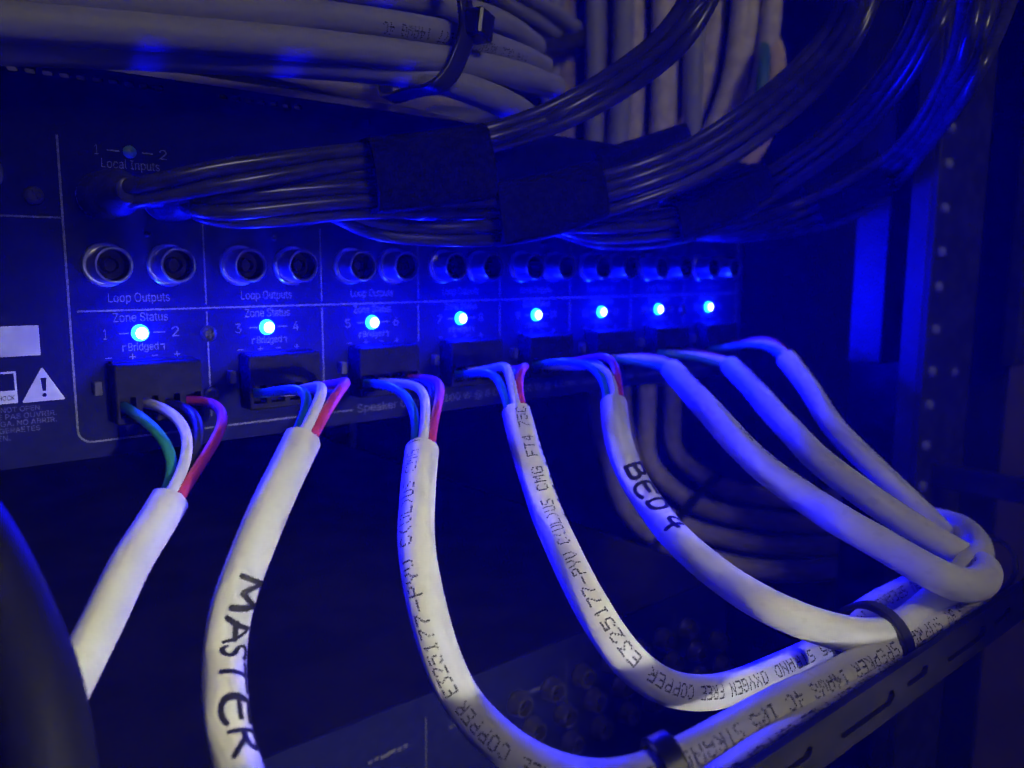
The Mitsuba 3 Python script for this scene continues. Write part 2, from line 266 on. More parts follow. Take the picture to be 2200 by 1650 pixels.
PATCH = {
 'a': [[(-7.5,-20.0,31.2), (-2.7,-25.0,32.4), (6.7,-28.0,35.2), (18.0,-30.0,37.7), (32.8,-31.0,40.6), (44.2,-32.0,42.6), (58.5,-34.0,45.6), (73.9,-36.0,49.4), (85.4,-42.3,53.9), (96.1,-48.0,60.1), (104.4,-56.0,67.3), (110.0,-63.0,74.7), (112.8,-69.0,83.7)],
   [(-5.5,-20.0,28.9), (0.2,-24.0,30.2), (6.9,-27.0,31.7), (17.8,-30.0,34.1), (32.7,-31.0,37.5), (44.1,-32.0,39.6), (58.4,-34.0,42.8), (73.9,-36.0,46.9), (86.0,-42.6,51.6), (97.2,-49.0,57.8), (105.8,-57.3,65.3), (111.2,-65.0,73.2), (116.6,-70.0,84.2)],
   [(10.2,-22.0,31.4), (19.5,-26.0,33.3), (33.7,-29.0,35.7), (44.7,-31.0,37.6), (59.1,-33.0,41.1), (75.5,-34.0,45.5), (87.6,-43.4,49.8), (99.2,-50.8,56.1), (107.8,-59.0,63.3), (112.7,-67.5,71.2), (121.7,-70.0,85.3)],
   [(13.6,-20.0,33.0), (21.3,-22.0,35.6), (36.4,-24.0,39.3), (47.8,-26.0,41.7), (62.6,-28.0,45.1), (78.7,-30.0,48.7), (87.6,-43.4,52.5), (98.3,-50.0,58.9), (106.6,-58.1,66.2), (111.9,-66.2,74.2), (118.8,-70.0,84.7)]],
 'b': [[(7.6,-22.0,30.0), (15.2,-26.0,30.7), (26.8,-29.0,32.2), (39.7,-31.0,33.7), (54.3,-32.0,34.6), (70.4,-33.0,34.9), (81.7,-34.0,35.5), (95.5,-35.0,37.0), (114.2,-36.0,40.6), (130.9,-42.0,46.2), (141.7,-50.0,52.6), (152.3,-58.0,61.4), (159.3,-68.0,71.3), (164.0,-76.0,81.8), (162.0,-83.1,90.6)],
   [(6.4,-20.0,28.0), (9.7,-24.0,27.0), (16.7,-27.0,27.4), (26.7,-29.0,28.9), (39.6,-31.0,30.5), (54.3,-32.0,31.5), (70.3,-33.0,32.1), (81.7,-34.0,32.6), (95.6,-35.0,34.2), (114.9,-36.3,37.8), (131.1,-42.0,43.0), (142.4,-50.4,49.5), (153.3,-59.0,58.7), (160.3,-69.0,69.0), (164.1,-78.1,79.5), (161.6,-85.7,89.9)],
   [(8.4,-18.0,27.0), (12.5,-22.0,25.6), (19.6,-25.0,25.6), (29.9,-27.0,26.8), (43.2,-29.0,28.3), (58.3,-30.0,29.1), (71.8,-31.0,29.5), (83.4,-32.0,30.0), (97.4,-33.0,31.4), (115.4,-36.4,35.0), (131.2,-42.0,40.0), (143.2,-50.8,46.5), (154.4,-60.0,55.8), (161.7,-70.5,66.8), (164.1,-80.6,77.8), (166.0,-86.0,90.8)]],
 'c': [[(43.2,-20.0,28.8), (50.6,-25.0,26.3), (62.4,-28.0,25.4), (73.3,-31.0,25.8), (83.4,-32.0,26.7), (97.5,-33.0,28.5), (117.2,-34.2,32.6), (133.7,-40.0,37.5), (146.6,-49.2,44.3), (158.4,-59.0,54.0), (166.4,-70.0,65.6), (167.7,-80.9,77.2), (174.3,-84.0,93.0)],
   [(42.0,-18.0,27.6), (47.9,-23.0,24.2), (60.2,-27.0,22.6), (72.6,-30.0,22.4), (84.3,-31.0,23.1), (98.5,-32.0,25.1), (117.2,-34.2,30.6), (133.7,-40.0,36.2), (147.2,-49.6,43.4), (158.9,-59.5,53.3), (166.9,-70.5,65.0), (167.7,-81.4,76.5), (175.6,-84.0,93.3)]],
 'd': [[(88.3,-20.0,31.2), (109.4,-26.0,30.5), (124.6,-30.0,30.5), (146.6,-33.0,32.3), (165.3,-36.6,37.0), (185.9,-41.6,45.5), (190.1,-50.6,51.5), (192.1,-65.0,61.1), (186.4,-80.3,71.4), (177.1,-92.0,79.7), (167.7,-100.3,87.7)],
   [(89.9,-20.0,29.0), (109.4,-26.0,27.4), (124.7,-30.0,27.3), (149.1,-33.0,29.3), (170.3,-34.8,34.3), (191.5,-39.8,43.3), (194.5,-50.1,49.7), (195.9,-65.3,59.7), (189.5,-81.4,70.6), (178.7,-93.8,79.4), (168.5,-102.8,87.3)],
   [(117.0,-18.0,27.4), (123.0,-24.0,25.0), (135.3,-28.0,24.6), (154.0,-31.0,26.4), (175.4,-33.1,31.6), (195.7,-39.0,41.0), (199.0,-49.8,47.8), (199.8,-66.0,58.1), (191.6,-83.2,69.7), (179.1,-96.4,78.4), (180.7,-100.6,90.4)],
   [(119.0,-17.0,26.1), (130.2,-21.0,23.2), (145.3,-25.0,23.0), (163.4,-27.3,25.1), (182.6,-31.8,30.7), (200.1,-39.0,40.6), (203.4,-49.8,47.8), (203.7,-66.0,58.0), (194.1,-84.4,69.6), (180.2,-97.9,78.1), (190.3,-98.4,92.9)]],
 'e': [[(150.8,-20.0,28.7), (174.9,-26.0,28.7), (201.7,-30.0,32.9), (221.8,-36.0,39.2), (228.9,-48.0,45.7), (234.4,-60.0,54.1), (221.4,-75.0,60.5), (203.1,-90.0,68.9), (181.2,-103.3,75.8), (151.1,-117.0,80.2)],
   [(182.9,-20.0,27.9), (205.0,-28.0,30.3), (226.8,-35.1,36.6), (234.1,-47.1,43.7), (238.4,-59.0,52.3), (222.4,-77.3,59.6), (198.3,-94.8,67.5), (152.6,-117.8,68.1), (157.3,-117.8,81.4)],
   [(188.3,-18.0,27.3), (210.8,-26.2,28.7), (231.9,-34.3,33.8), (239.5,-46.3,41.3), (242.2,-58.6,50.2), (224.3,-78.6,58.7), (193.7,-99.3,66.2), (164.5,-115.6,70.6), (171.1,-115.6,84.8)],
   [(196.6,-16.0,27.0), (216.4,-24.6,27.5), (237.0,-33.4,30.9), (246.2,-46.7,36.8), (248.1,-55.9,44.0), (236.7,-69.6,51.6), (208.6,-91.7,60.6), (170.6,-113.4,64.2), (186.3,-113.4,82.8), (191.8,-113.4,93.1)]],
}
STRAPS = [
 [((42.5,-33.0,36.1),8.6), ((57.0,-35.0,38.5),8.9), ((73.5,-37.0,41.7),9.3)],
 [((79.1,-33.0,28.8),8.2), ((95.6,-35.0,32.1),8.3), ((114.4,-36.0,37.1),8.2)],
 [((152.5,-32.0,30.0),6.8), ((169.8,-36.0,36.5),6.7), ((188.9,-40.0,44.5),6.3)],
 [((230.0,-36.0,37.9),5.6), ((238.1,-45.0,44.1),5.2), ((242.0,-57.0,50.2),4.4)],
]
TAIL = [(116.5,-34.0,43.6), (134.8,-35.0,49.3), (154.8,-36.0,56.0)]
COIL = {
 'a': [(-35.3,-8.0,71.4), (2.0,-8.0,77.3), (33.9,-8.0,82.2), (59.4,-8.0,85.2), (73.7,-8.0,86.3), (91.0,-8.0,86.5), (108.1,-4.0,86.6), (124.6,6.0,87.4), (140.3,22.0,90.6)],
 'b': [(-36.6,-16.0,65.0), (-25.7,-16.0,66.2), (-0.7,-16.0,69.3), (25.4,-16.0,72.4), (46.0,-16.0,74.7), (75.7,-18.0,75.8), (92.2,-17.0,75.6), (110.3,-10.0,76.6), (128.1,4.0,79.9), (142.6,22.0,85.5)],
 'c': [(-37.2,-18.0,59.2), (-26.5,-18.0,60.4), (-1.7,-18.0,63.0), (24.3,-18.0,65.6), (44.2,-19.0,67.1), (72.7,-22.0,68.1), (88.2,-22.0,68.4), (106.1,-17.0,69.3), (125.8,-4.0,72.0), (142.7,16.0,77.6)],
 'd': [(-36.9,-12.0,56.3), (-25.8,-12.0,57.4), (-0.1,-12.0,60.3), (26.3,-13.0,62.8), (46.3,-15.0,64.3), (66.1,-19.0,64.4), (75.7,-22.0,62.8), (85.8,-23.0,60.9), (100.0,-18.0,60.0), (115.9,-6.0,60.8), (131.8,12.0,63.9)],
 'e': [(-34.4,12.0,60.8), (-12.9,12.0,62.1), (14.2,12.0,63.3), (38.2,12.0,63.5), (60.5,11.0,63.0), (83.5,12.0,62.5), (105.2,18.0,63.1), (125.6,32.0,66.3)],
 'f': [(15.7,40.0,75.1), (47.9,36.0,73.4), (67.7,34.0,70.9), (82.8,32.0,68.9), (101.7,34.0,68.6), (128.6,44.0,71.0)],
 'g': [(50.4,62.0,84.6), (81.6,60.0,80.4), (107.9,58.0,77.6), (133.3,62.0,77.7), (170.6,80.0,84.7)],
}
COILTIE = [(74.3,-26.0,84.8), (75.5,-26.0,80.0), (74.2,-28.0,74.3), (71.3,-29.0,68.2), (68.8,-29.0,63.7), (65.5,-28.0,60.3), (64.7,-22.0,60.1)]
COILTIEHEAD = (77.0,-29.0,76.2)
POWER = [(-46.0,-60.2,-17.2), (-42.3,-64.9,-25.8), (-39.8,-70.6,-34.6), (-38.5,-75.7,-41.5), (-38.1,-80.0,-48.8), (-38.5,-84.6,-57.4)]
BACKTOP = (319.9, 50.0)
YELLOW_AT = (258.4, 0.0)
TEAL_AT = (251.3, 2.0)
HANG = [(219.9,95.0), (224.2,88.1), (229.0,81.2), (232.4,74.2), (236.8,67.3), (241.2,60.4), (245.3,53.5), (250.3,46.6), (254.5,39.7), (258.2,32.8), (260.9,25.8), (263.5,18.9), (264.4,12.0)]
LOOPS = [[(261.5,100.0,-65.9), (266.5,96.0,-91.7), (266.7,86.0,-111.8), (271.5,70.0,-125.6), (280.2,46.0,-132.4), (294.4,14.0,-133.9), (303.8,-24.0,-122.6), (301.2,-50.0,-106.9)],
  [(280.2,100.0,-68.1), (285.7,96.0,-94.7), (285.8,86.0,-111.4), (290.7,70.0,-121.8), (299.9,46.0,-126.6), (310.5,14.0,-125.4), (311.3,-24.0,-111.7), (299.0,-50.0,-93.7)],
  [(300.0,100.0,-70.4), (299.2,96.0,-94.1), (305.8,86.0,-108.2), (311.0,70.0,-116.4), (320.6,46.0,-119.7), (327.4,14.0,-116.5), (309.7,-24.0,-100.0), (297.4,-50.0,-83.9)],
  [(323.1,100.0,-73.1), (322.5,96.0,-92.0), (331.4,86.0,-104.1), (336.9,70.0,-111.0), (342.5,46.0,-112.2), (335.4,14.0,-105.5), (308.1,-24.0,-88.4), (295.8,-50.0,-74.3)],
  [(353.9,100.0,-65.1), (354.5,96.0,-84.9), (355.7,86.0,-97.9), (364.6,70.0,-104.8), (365.9,46.0,-105.9), (353.5,14.0,-97.2), (330.0,-24.0,-80.8)]]
BACKCABLES = [[(140.8,60.0,125.3), (167.3,70.0,122.9), (196.8,80.0,121.4), (236.5,100.0,119.9)], [(154.3,60.0,128.3), (179.8,70.0,127.3), (208.0,80.0,126.5), (252.6,100.0,124.8)]]
BACKBAND = [(198.7,85.0,110.6), (218.8,85.0,117.9), (243.4,85.0,126.8), (270.0,85.0,137.7), (291.2,85.0,148.4), (313.5,85.0,162.6)]

# ------------------------------------------------------------------ the added cone light, unseen: a disc of light in a dark tube
ax = (LAMP_TO - LAMP_AT) / np.linalg.norm(LAMP_TO - LAMP_AT)
lamp = thing('added_cone_light', 'added tubular light shaping a cone behind the camera, outside the picture', 'lamp')
turn = trimesh.geometry.align_vectors([0, 1, 0], ax); turn[:3, 3] = LAMP_AT * 1000
glow = disc_y(20, 0, 0, 0, 40)
if glow.face_normals[0][1] < 0: glow = trimesh.Trimesh(glow.vertices, glow.faces[:, ::-1], process=False)
glow.apply_transform(turn); key = put(lamp, 'light_disc', glow, M_LABEL)
scene[key]['emitter'] = {'type': 'area', 'radiance': rgb(*LAMP_L)}
cone_tube = lathe_y([(39, -8), (39, 250), (42, 250), (42, -12), (.01, -12)], 0, 0, 40); cone_tube.apply_transform(turn)
put(lamp, 'cone_tube', cone_tube, M_DARK, smooth=35)

# ------------------------------------------------------------------ the room and the rack
thing('wall', '', '', kind='structure')
put('', 'wall_sheet', mbox(1100, 1130, -1500, 900, -900, 1100, 1), M_WALL) if False else None
scene['wall'] = mikit.ply(trimesh.creation.box(extents=(0.03, 2.6, 2.2), transform=trimesh.transformations.translation_matrix([1.1, -0.3, 0.1])), M_WALL)

rack = thing('equipment_rack', 'tall black equipment rack enclosing all the gear, its right post lined with screws', 'rack')
put(rack, 'side_panel', mbox(346, 350, -68, 520, -700, 700, .5), M_DARK)
put(rack, 'front_panel', mbox(-330, 345, 520, 524, -700, 700, .5), M_DARK)
put(rack, 'side_panel', mbox(-334, -330, -84, 520, -700, 700, .5), M_DARK)
put(rack, 'base', mbox(-329, 345, -80, 519, -704, -700, .5), M_DARK)
put(rack, 'roof', mbox(-329, 345, -80, 519, 700, 704, .5), M_DARK)
# right rear post: a bent steel channel with tapped holes
put(rack, 'post', unman(bevel_box(256, 300, -70, -67.8, -600, 600, .4) + bevel_box(297.6, 300, -67.9, -20, -600, 600, .4)), M_RAIL)
put(rack, 'post_flange', mbox(256.1, 258.2, -67.75, -60.5, -600, 600, .3), M_ZINCP)
put(rack, 'brace', mbox(262, 297, -50.5, -37, -22, 600, .5), M_ZINCP)
put(rack, 'frame_lip', unman(bevel_box(334, 345, -75, -69, -26, 600, .5)), M_RAIL)
def screw_mesh(x, y, z, r=2.0, h=1.7, slot=0.5):
    m = man(lathe_closed(r, h)).translate((0, 0, 0)) - bevel_box(-r * .62, r * .62, -h - 1, -h + slot * 1.6, -slot / 2, slot / 2, .02) - bevel_box(-slot / 2, slot / 2, -h - 1, -h + slot * 1.6, -r * .62, r * .62, .02)
    a = rng.uniform(0, 90)
    return unman(m.rotate((0, a, 0)).translate((x, y, z)))
def lathe_closed(r, h, n=26):
    prof = [(r, 0), (r, -h * .35), (r * .88, -h * .75), (r * .6, -h), (0.001, -h)]
    a = np.arange(n) * 2 * np.pi / n
    pts = np.array([[q * np.cos(t), y, q * np.sin(t)] for q, y in prof for t in a])
    return unman(m3.Manifold.hull_points(pts))
zs = []
z = 53.6
for k in range(-12, 18):
    zs.append(53.6 - (k // 3) * 44.45 - (0, 15.875, 31.75)[k % 3])
for z in sorted(zs, reverse=True):
    if -110 < z < 75: put(rack, 'post_screw', screw_mesh(262.0 + 0.2 * rng.normal(), -70.05, z), M_STEEL, smooth=30)
put(rack, 'post_screw', screw_mesh(283, -70.05, -24.5, 1.6, 1.2), M_STEEL, smooth=30)

# slotted lacing bar that carries the speaker cables
bar = thing('lacing_bar', 'black slotted steel lacing bar running diagonally under the white cables at lower right', 'cable bar')
strip = sbox(-200, -68.6, 300, -59.2)
for x in np.arange(-190, 300, 44.0):
    strip = strip.difference(LineString([(x, -64.2), (x + 17, -64.2)]).buffer(1.5)).difference(LineString([(x + 25, -63.6), (x + 32, -63.6)]).buffer(1.1))
put(bar, 'strip', poly_y(strip, -138.2, 1.0), M_BAR)
put(bar, 'backing', poly_y(sbox(-200, -68.5, 300, -59.3), -137.18, .6), M_BAR)
put(bar, 'foot', mbox(270, 274, -136.5, -60, -68.5, -59.3, .3), M_RAIL)

# gear below
low = thing('lower_unit', 'black rack unit at the bottom with rows of round sockets, out of focus', 'rack unit')
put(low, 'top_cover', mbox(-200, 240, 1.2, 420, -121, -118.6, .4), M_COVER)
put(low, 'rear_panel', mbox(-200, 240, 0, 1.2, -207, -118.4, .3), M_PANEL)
for r_, zz in enumerate((-146.5, -159.2, -134.5)):
    for k in range((9, 9, 7)[r_]):
        x = 108 + 15.5 * k + (0, 4, 9)[r_]
        s_ = put(low, 'socket', cat([lathe_y([(4.4, -.1), (4.4, -1.4), (4.0, -1.9), (3.7, -4.6), (3.4, -5.0), (2.9, -5.0), (2.8, -2)], x, zz, 24)]), M_DULL, smooth=35)
        put(s_, 'insert', disc_y(2.85, -2.2, x, zz), M_BLACK)
for x in (79, 141, 203):
    put(low, 'divider_line', bar_xz(x, -126, x, -147, .5), M_FAINT)
marks = []
for x in (58, 64, 88, 118, 124, 160, 167, 190):
    for q in range(4): marks.append(bar_xz(x + q * 2.2, -133 + (q % 2) * .3, x + q * 2.2 + 1.5, -133 + (q % 2) * .3, 1.3))
put(low, 'worn_print', cat(marks), M_FAINT, label='illegible small print', kind='stuff')

# ------------------------------------------------------------------ amplifier
amp = thing('amplifier', 'black two-unit amplifier seen from behind, with eight glowing blue status lights', 'amplifier')
lip = sbox(-200, -28.2, 240.5, 58.2)
for k in range(22):
    for x0 in (-28.2, 24.6 - 28.2 + 28.2):
        pass
for x in list(np.arange(-57.6, 9, 3.25)) + list(np.arange(22.2, 42, 3.25)):
    lip = lip.difference(LineString([(x - .55, 55.9), (x + .55, 55.9)]).buffer(.55, quad_segs=6))
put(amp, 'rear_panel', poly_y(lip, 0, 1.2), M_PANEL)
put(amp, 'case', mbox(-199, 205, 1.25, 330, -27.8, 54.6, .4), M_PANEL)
Z1, ZM, ZB = 43.4, 5.35, -24.4
# outline of the zone field with rounded corners
field = Polygon([(-14.5, ZB), (300, ZB), (300, 60), (-14.5, 60)]).buffer(-3).buffer(3)
ring = field.exterior.buffer(.24).intersection(sbox(-16, -25, 55.4, 43.3)).difference(sbox(-13, -22, 300, 50))
put(amp, 'outline', poly_y(ring, -.09, .05), M_SILK)
put(amp, 'zone_rule', bar_xz(-13, ZM, 236.2, ZM - .1, .45), M_SILK)
put(amp, 'outline', bar_xz(176, ZB, 236.4, ZB, .42), M_SILK)
put(amp, 'outline', bar_xz(236.4, -24.2, 236.4, 43, .42), M_SILK)
put(amp, 'outline', bar_xz(-60, 25.8, -14.9, 25.8, .42), M_SILK)
for k in range(1, 8):
    x = 31 * k - 15.2
    put(amp, 'divider_line', bar_xz(x, ZM + .9, x, 25.5, .4), M_SILK)
    put(amp, 'divider_line', bar_xz(x, ZM - .9, x, -21.6 if k < 3 else -6.2, .4), M_SILK)
put(amp, 'lettering', panel_text('Speaker Outputs : 100 W @ 8 Ohm : 200 W @ 4 Ohm : 400 W @ 8 Ohm', 56.9, 173, -25.3, 2.3), M_SILK)
led_prof = [(1.95 * math.cos(t), -0.15 - 2.2 * math.sin(t)) for t in np.linspace(0, math.pi / 2 - .001, 9)]
led_prof = [(1.95, -.02)] + led_prof
for i in range(8):
    x = 31.0 * i
    let = [panel_text('Loop Outputs', x - 6.4, x + 7.2, 7.25, 2.05), panel_text('Zone Status', x - 5.6, x + 6.5, 2.7, 2.05),
           panel_text('Bridged', x - 2.7, x + 4.0, -4.1, 1.8)]
    up_let = [panel_text('Local Inputs', x - 6.0, x + 6.5, 37.2, 2.0)]
    loop_let = [let.pop(0)]
    for n_, xc in ((2 * i + 1, x - 7.5), (2 * i + 2, x + 8.1)):
        w = 1.7 if n_ < 10 else 2.8
        if n_ == 1: w = .8
        let.append(panel_text(str(n_), xc - w / 2, xc + w / 2, -1.2, 2.35))
        up_let.append(panel_text(str(n_), xc - w / 2 + (.7 if n_ % 2 else -.7), xc + w / 2 + (.7 if n_ % 2 else -.7), 39.9, 2.2))
    for a, b, z_ in ((-4.6, -2.4, 0), (3.0, 5.7, 0), (-4.7, -2.0, 41), (2.7, 5.1, 41)): (up_let if z_ else let).append(bar_xz(x + a, z_, x + b, z_, .34))
    for a, s_ in ((-3.9, 1), (5.3, -1)):
        let += [bar_xz(x + a, -2.9, x + a + s_ * .8, -2.9, .28), bar_xz(x + a, -2.77, x + a, -4.2, .28, .085)]
    for q, a in enumerate((-7.1, -1.9, 3.1, 8.2)):
        let.append(bar_xz(x + a - .75, -5.5, x + a + .75, -5.5, .24))
        if q % 2: let.append(bar_xz(x + a, -4.75, x + a, -6.2, .24, .1))
    for l_ in (up_let, loop_let, let): put(amp, 'lettering', cat(l_), M_SILK)
    # status light
    st = put(amp, 'status_light', lathe_y([(2.15, -.02), (2.15, -.25), (1.97, -.3), (1.97, -.02)], x, 0, 32), M_SCREW, smooth=35, label='glowing blue status light')
    for nm, prof, col in (('lens_rim', led_prof[:6], (0.08, 4.0, LED)), ('lens_tip', led_prof[5:], (5.0, 10.0, LED))):
        k_ = put(st, nm, lathe_y(prof, x, 0, 32), M_LEDOFF, smooth=True)
        scene[k_]['emitter'] = {'type': 'area', 'radiance': rgb(*col)}
    put(amp, 'input_light', lathe_y([(1.45, -.02), (1.45, -.3), (1.1, -.7), (.5, -.95), (.01, -1)], x + .1, 41.0, 24), M_LEDOFF, smooth=True, label='unlit input light')
    for s_ in (-6.9, 6.9):
        for z_, nm in ((15.7, 'loop_jack'), (30.8, 'input_jack')):
            jx = x + s_ + .3
            prof = [(5.0, -.02), (5.0, -.8), (4.75, -1.1), (4.15, -1.15), (4.1, -7.3), (3.9, -7.6), (3.5, -7.6), (3.36, -7.3), (3.36, -6.9)]
            k_ = put(amp, nm, lathe_y(prof, jx, z_), M_NICKEL, smooth=35)
            put(k_, 'insulator', cat([lathe_y([(3.35, -6.95), (3.3, -3.2), (1.9, -3.2), (1.75, -5.2), (1.55, -5.4), (1.5, -3)], jx, z_, 24), disc_y(1.55, -3.3, jx, z_)]), M_BLACK, smooth=35)
        put(amp, 'locating_pin', lathe_y([(.7, -.02), (.7, -.5), (.4, -.8), (.01, -.85)], x + s_ * .12 + 2.0, 22.6, 12), M_SCREW, smooth=True) if s_ > 0 else None
for x, z_ in ((15.9, -.9), (15.9, -16.2), (201, -.6), (-19.8, 30.2)):
    put(amp, 'panel_screw', screw_mesh(x, -.02, z_, 2.0, 1.3, .55), M_SCREW, smooth=30)
put(amp, 'round_socket', lathe_y([(3.6, -.02), (3.6, -1.0), (3.3, -1.4), (2.9, -1.4), (2.9, -4.0), (2.6, -4.2), (2.2, -4.2), (2.1, -1)], -28.6, 34.4), M_NICKEL, smooth=35)
# stickers and the caution block
put(amp, 'blank_label', mbox(-46, -20.75, -.22, -.02, -3.85, 2.7, .03), M_LABEL)
sq = sbox(-36, -13.9, -25.7, -7.0).difference(sbox(-35.4, -11.1, -26.15, -7.45))
put(amp, 'shock_label', cat([poly_y(sq, -.09, .05), panel_text('SHOCK', -31.6, -26.6, -13.2, 1.15) if False else poly_y(sbox(-35.9, -13.85, -35.8, -13.8), -.1, .02)]), M_LABEL)
shock = panel_text('ELECTRIC SHOCK', -35.6, -26.3, -13.2, 1.05, lift=.12)
put(amp, 'shock_lettering', shock, M_INK)
tri = Polygon([(-20.7, -6.9), (-16.9, -13.75), (-24.6, -13.75)]).buffer(.25)
bang = unary_union([Polygon([(-21.0, -9.0), (-20.1, -9.0), (-20.4, -11.6), (-20.75, -11.6)]).buffer(.15), Point(-20.58, -12.65).buffer(.42)])
put(amp, 'warning_triangle', poly_y(tri.difference(bang), -.09, .05), M_LABEL)
put(amp, 'lettering', cat([panel_text(t, x0, x1, z_, 1.1) for t, x0, x1, z_ in (('DO NOT OPEN.', -31.6, -21.3, -15.8), ('AVIS: NE PAS OUVRIR.', -35.6, -18.5, -17.3), ('DESCARGA. NO ABRIR.', -35.4, -18.6, -18.8), ('DES GERAETES', -33, -21.9, -20.3), ('OEFFNEN.', -35, -27.7, -21.9))]), M_SILK)

# ------------------------------------------------------------------ terminal plugs
ORDS = 'first second third fourth fifth sixth seventh eighth ninth tenth eleventh twelfth thirteenth fourteenth fifteenth sixteenth'.split()
ORD = ['first', 'second', 'third', 'fourth', 'fifth', 'sixth', 'seventh', 'eighth']
for i in range(8):
    x = 31.0 * i
    pl = thing('terminal_plug', f'black four-way terminal plug under the {ORD[i]} blue light from the left', 'plug', 'terminal plugs along the speaker outputs')
    b = bevel_box(x - 7.7, x + 11.8, -6.6, -.05, -20.2, -6.5, .35) + bevel_box(x - 7.2, x + 11.3, -3, -.06, -6.6, -6.15, .15)
    for q in range(4):
        xx = x - 5.2 + q * 4.85
        b -= bevel_box(xx - 1.75, xx + 1.75, -9, -2.5, -18.6, -14.0, .1)
    put(pl, 'body', unman(b), M_BLACK)
    put(pl, 'latch', mbox(x - 11.0, x - 9.4, -2.6, -.05, -13.6, -10.4, .2), M_FAINT)

# ------------------------------------------------------------------ speaker cables
STR = '16AWG BY SUPRAV SPEAKER 14AWG 4C 105 STRAND OXYGEN FREE COPPER E325177-PYV C(UL)US CMG FT4 75C'
SPEC = {  # label, written words
 'c1': 'leftmost white speaker cable, unmarked, with its coloured wires spread wide',
 'c2': 'white speaker cable with the word master handwritten on it in black marker',
 'c3': 'white speaker cable with smudged printing, third from the left, curving to the bottom edge',
 'c4': 'white speaker cable with crisp upside-down copper printing, fourth from the left',
 'c5': 'white speaker cable with bed 4 handwritten on it, ending at the black tie',
 'c6': 'blue-lit white speaker cable, lowest of the three doubling back at far right',
 'c7': 'blue-lit white speaker cable, middle one of the three doubling back at far right',
 'c8': 'white speaker cable furthest right and furthest back, kinked at its stripped end',
 'c9': 'printed white cable lying lowest, half hidden behind the black slotted bar'}
R = 3.75
paths = {}
view = lambda v: np.array(v, float) / np.linalg.norm(v)
for ci, k in enumerate(sorted(SPEC)):
    key = thing('speaker_cable', SPEC[k], 'cable', 'white speaker cables')
    P = Path(SPEAKER[k], 0.7); paths[k] = P
    j = P.tube(R, 32, .03)
    # the knife-cut end of the jacket is a little ragged
    v = j.vertices.copy(); e = v[:32]; e += (-P.t[0]) * rng.uniform(-.35, .35, (32, 1)) * np.abs(np.sin(np.arange(32) * .6))[:, None]; v[:32] = e
    j = trimesh.Trimesh(v, j.faces, process=False)
    put(key, 'jacket', j, M_PVC, smooth=40)
    if k == 'c9':
        continue
    i = ci
    end, t0, a0, b0 = P.p[0], P.t[0], P.a[0], P.b[0]
    for q, col in enumerate(('green', 'white', 'black', 'red')):
        xx = 31.0 * i - 5.2 + q * 4.85
        s = np.array([xx, -3.0, -16.4 + .3 * rng.normal()])
        off = {'green': (-1.5, -.9), 'white': (-.4, 1.3), 'black': (.5, -1.2), 'red': (1.5, .9)}[col]
        # offset in the jacket's end, spread along the panel's direction
        ex = np.array([1.0, 0, 0]); ex -= t0 * (ex @ t0); ex /= np.linalg.norm(ex); ey = np.cross(t0, ex)
        e = end + ex * off[0] + ey * off[1]
        d = np.linalg.norm(e - s)
        up = np.array([{'green': -.1, 'white': .0, 'black': .12, 'red': (.28, .14)[i] if i < 2 else .05}[col] + rng.normal(0, .05), -1, .10 + rng.normal(0, .05)])
        c1 = s + up * d * (.60, .48, .42, .52, .42, .42, .42, .42)[i]; c2 = e - t0 * d * (.40 + .08 * rng.random())
        tt = np.linspace(0, 1, 12)[:, None]
        W = (1 - tt) ** 3 * s + 3 * (1 - tt) ** 2 * tt * c1 + 3 * (1 - tt) * tt ** 2 * c2 + tt ** 3 * e
        W = np.vstack([W, e + t0 * 4])
        put(key, 'conductor', Path(W, .5).tube(1.18, 16, .02), M_WIRE[col], smooth=True, label=f'{col} conductor')

def facing(P, s, frac=1.0):
    """Angle round the cable of the side that is turned to the open back of the rack (-y), for print that runs along it."""
    return P.angle_to(s, view(frac))
def print_run(k, key, text, s_end, pitch, height, dirs, mname=M_PRINT, missing=.05, fade=None, sign=-1):
    """Factory print whose last letter lies at s_end and that reads towards s = 0 (sign -1) along the cable."""
    P = paths[k]
    flat = dot_text(text, pitch, height, missing, fade)
    v = flat.vertices.copy(); Lx = len(text) * pitch
    v[:, 0] = (s_end + (Lx - v[:, 0])) if sign < 0 else s_end + v[:, 0]
    ss = np.array([d[0] for d in dirs]) ; aa = np.unwrap([P.angle_to(s, view(d[1])) for s, d in zip(ss, dirs)])
    ok = (v[:, 0] < P.len - .5) & (v[:, 0] > .4)
    th = np.interp(v[:, 0], ss, aa)
    p, t, a, b = P.at(v[:, 0])
    n_ = np.cos(th)[:, None] * a + np.sin(th)[:, None] * b
    # print "up" is outward normal x reading direction
    rd = -t if sign < 0 else t
    upv = np.cross(n_, rd)
    sg = np.sign(np.sum(upv * (-np.sin(th)[:, None] * a + np.cos(th)[:, None] * b), 1))
    th2 = th + sg * v[:, 1] / R
    n2 = np.cos(th2)[:, None] * a + np.sin(th2)[:, None] * b
    f = flat.faces[ok[flat.faces].all(1)]
    put(key, 'printing', trimesh.Trimesh(p + n2 * (R * 1.015 + .05), f, process=False), mname)
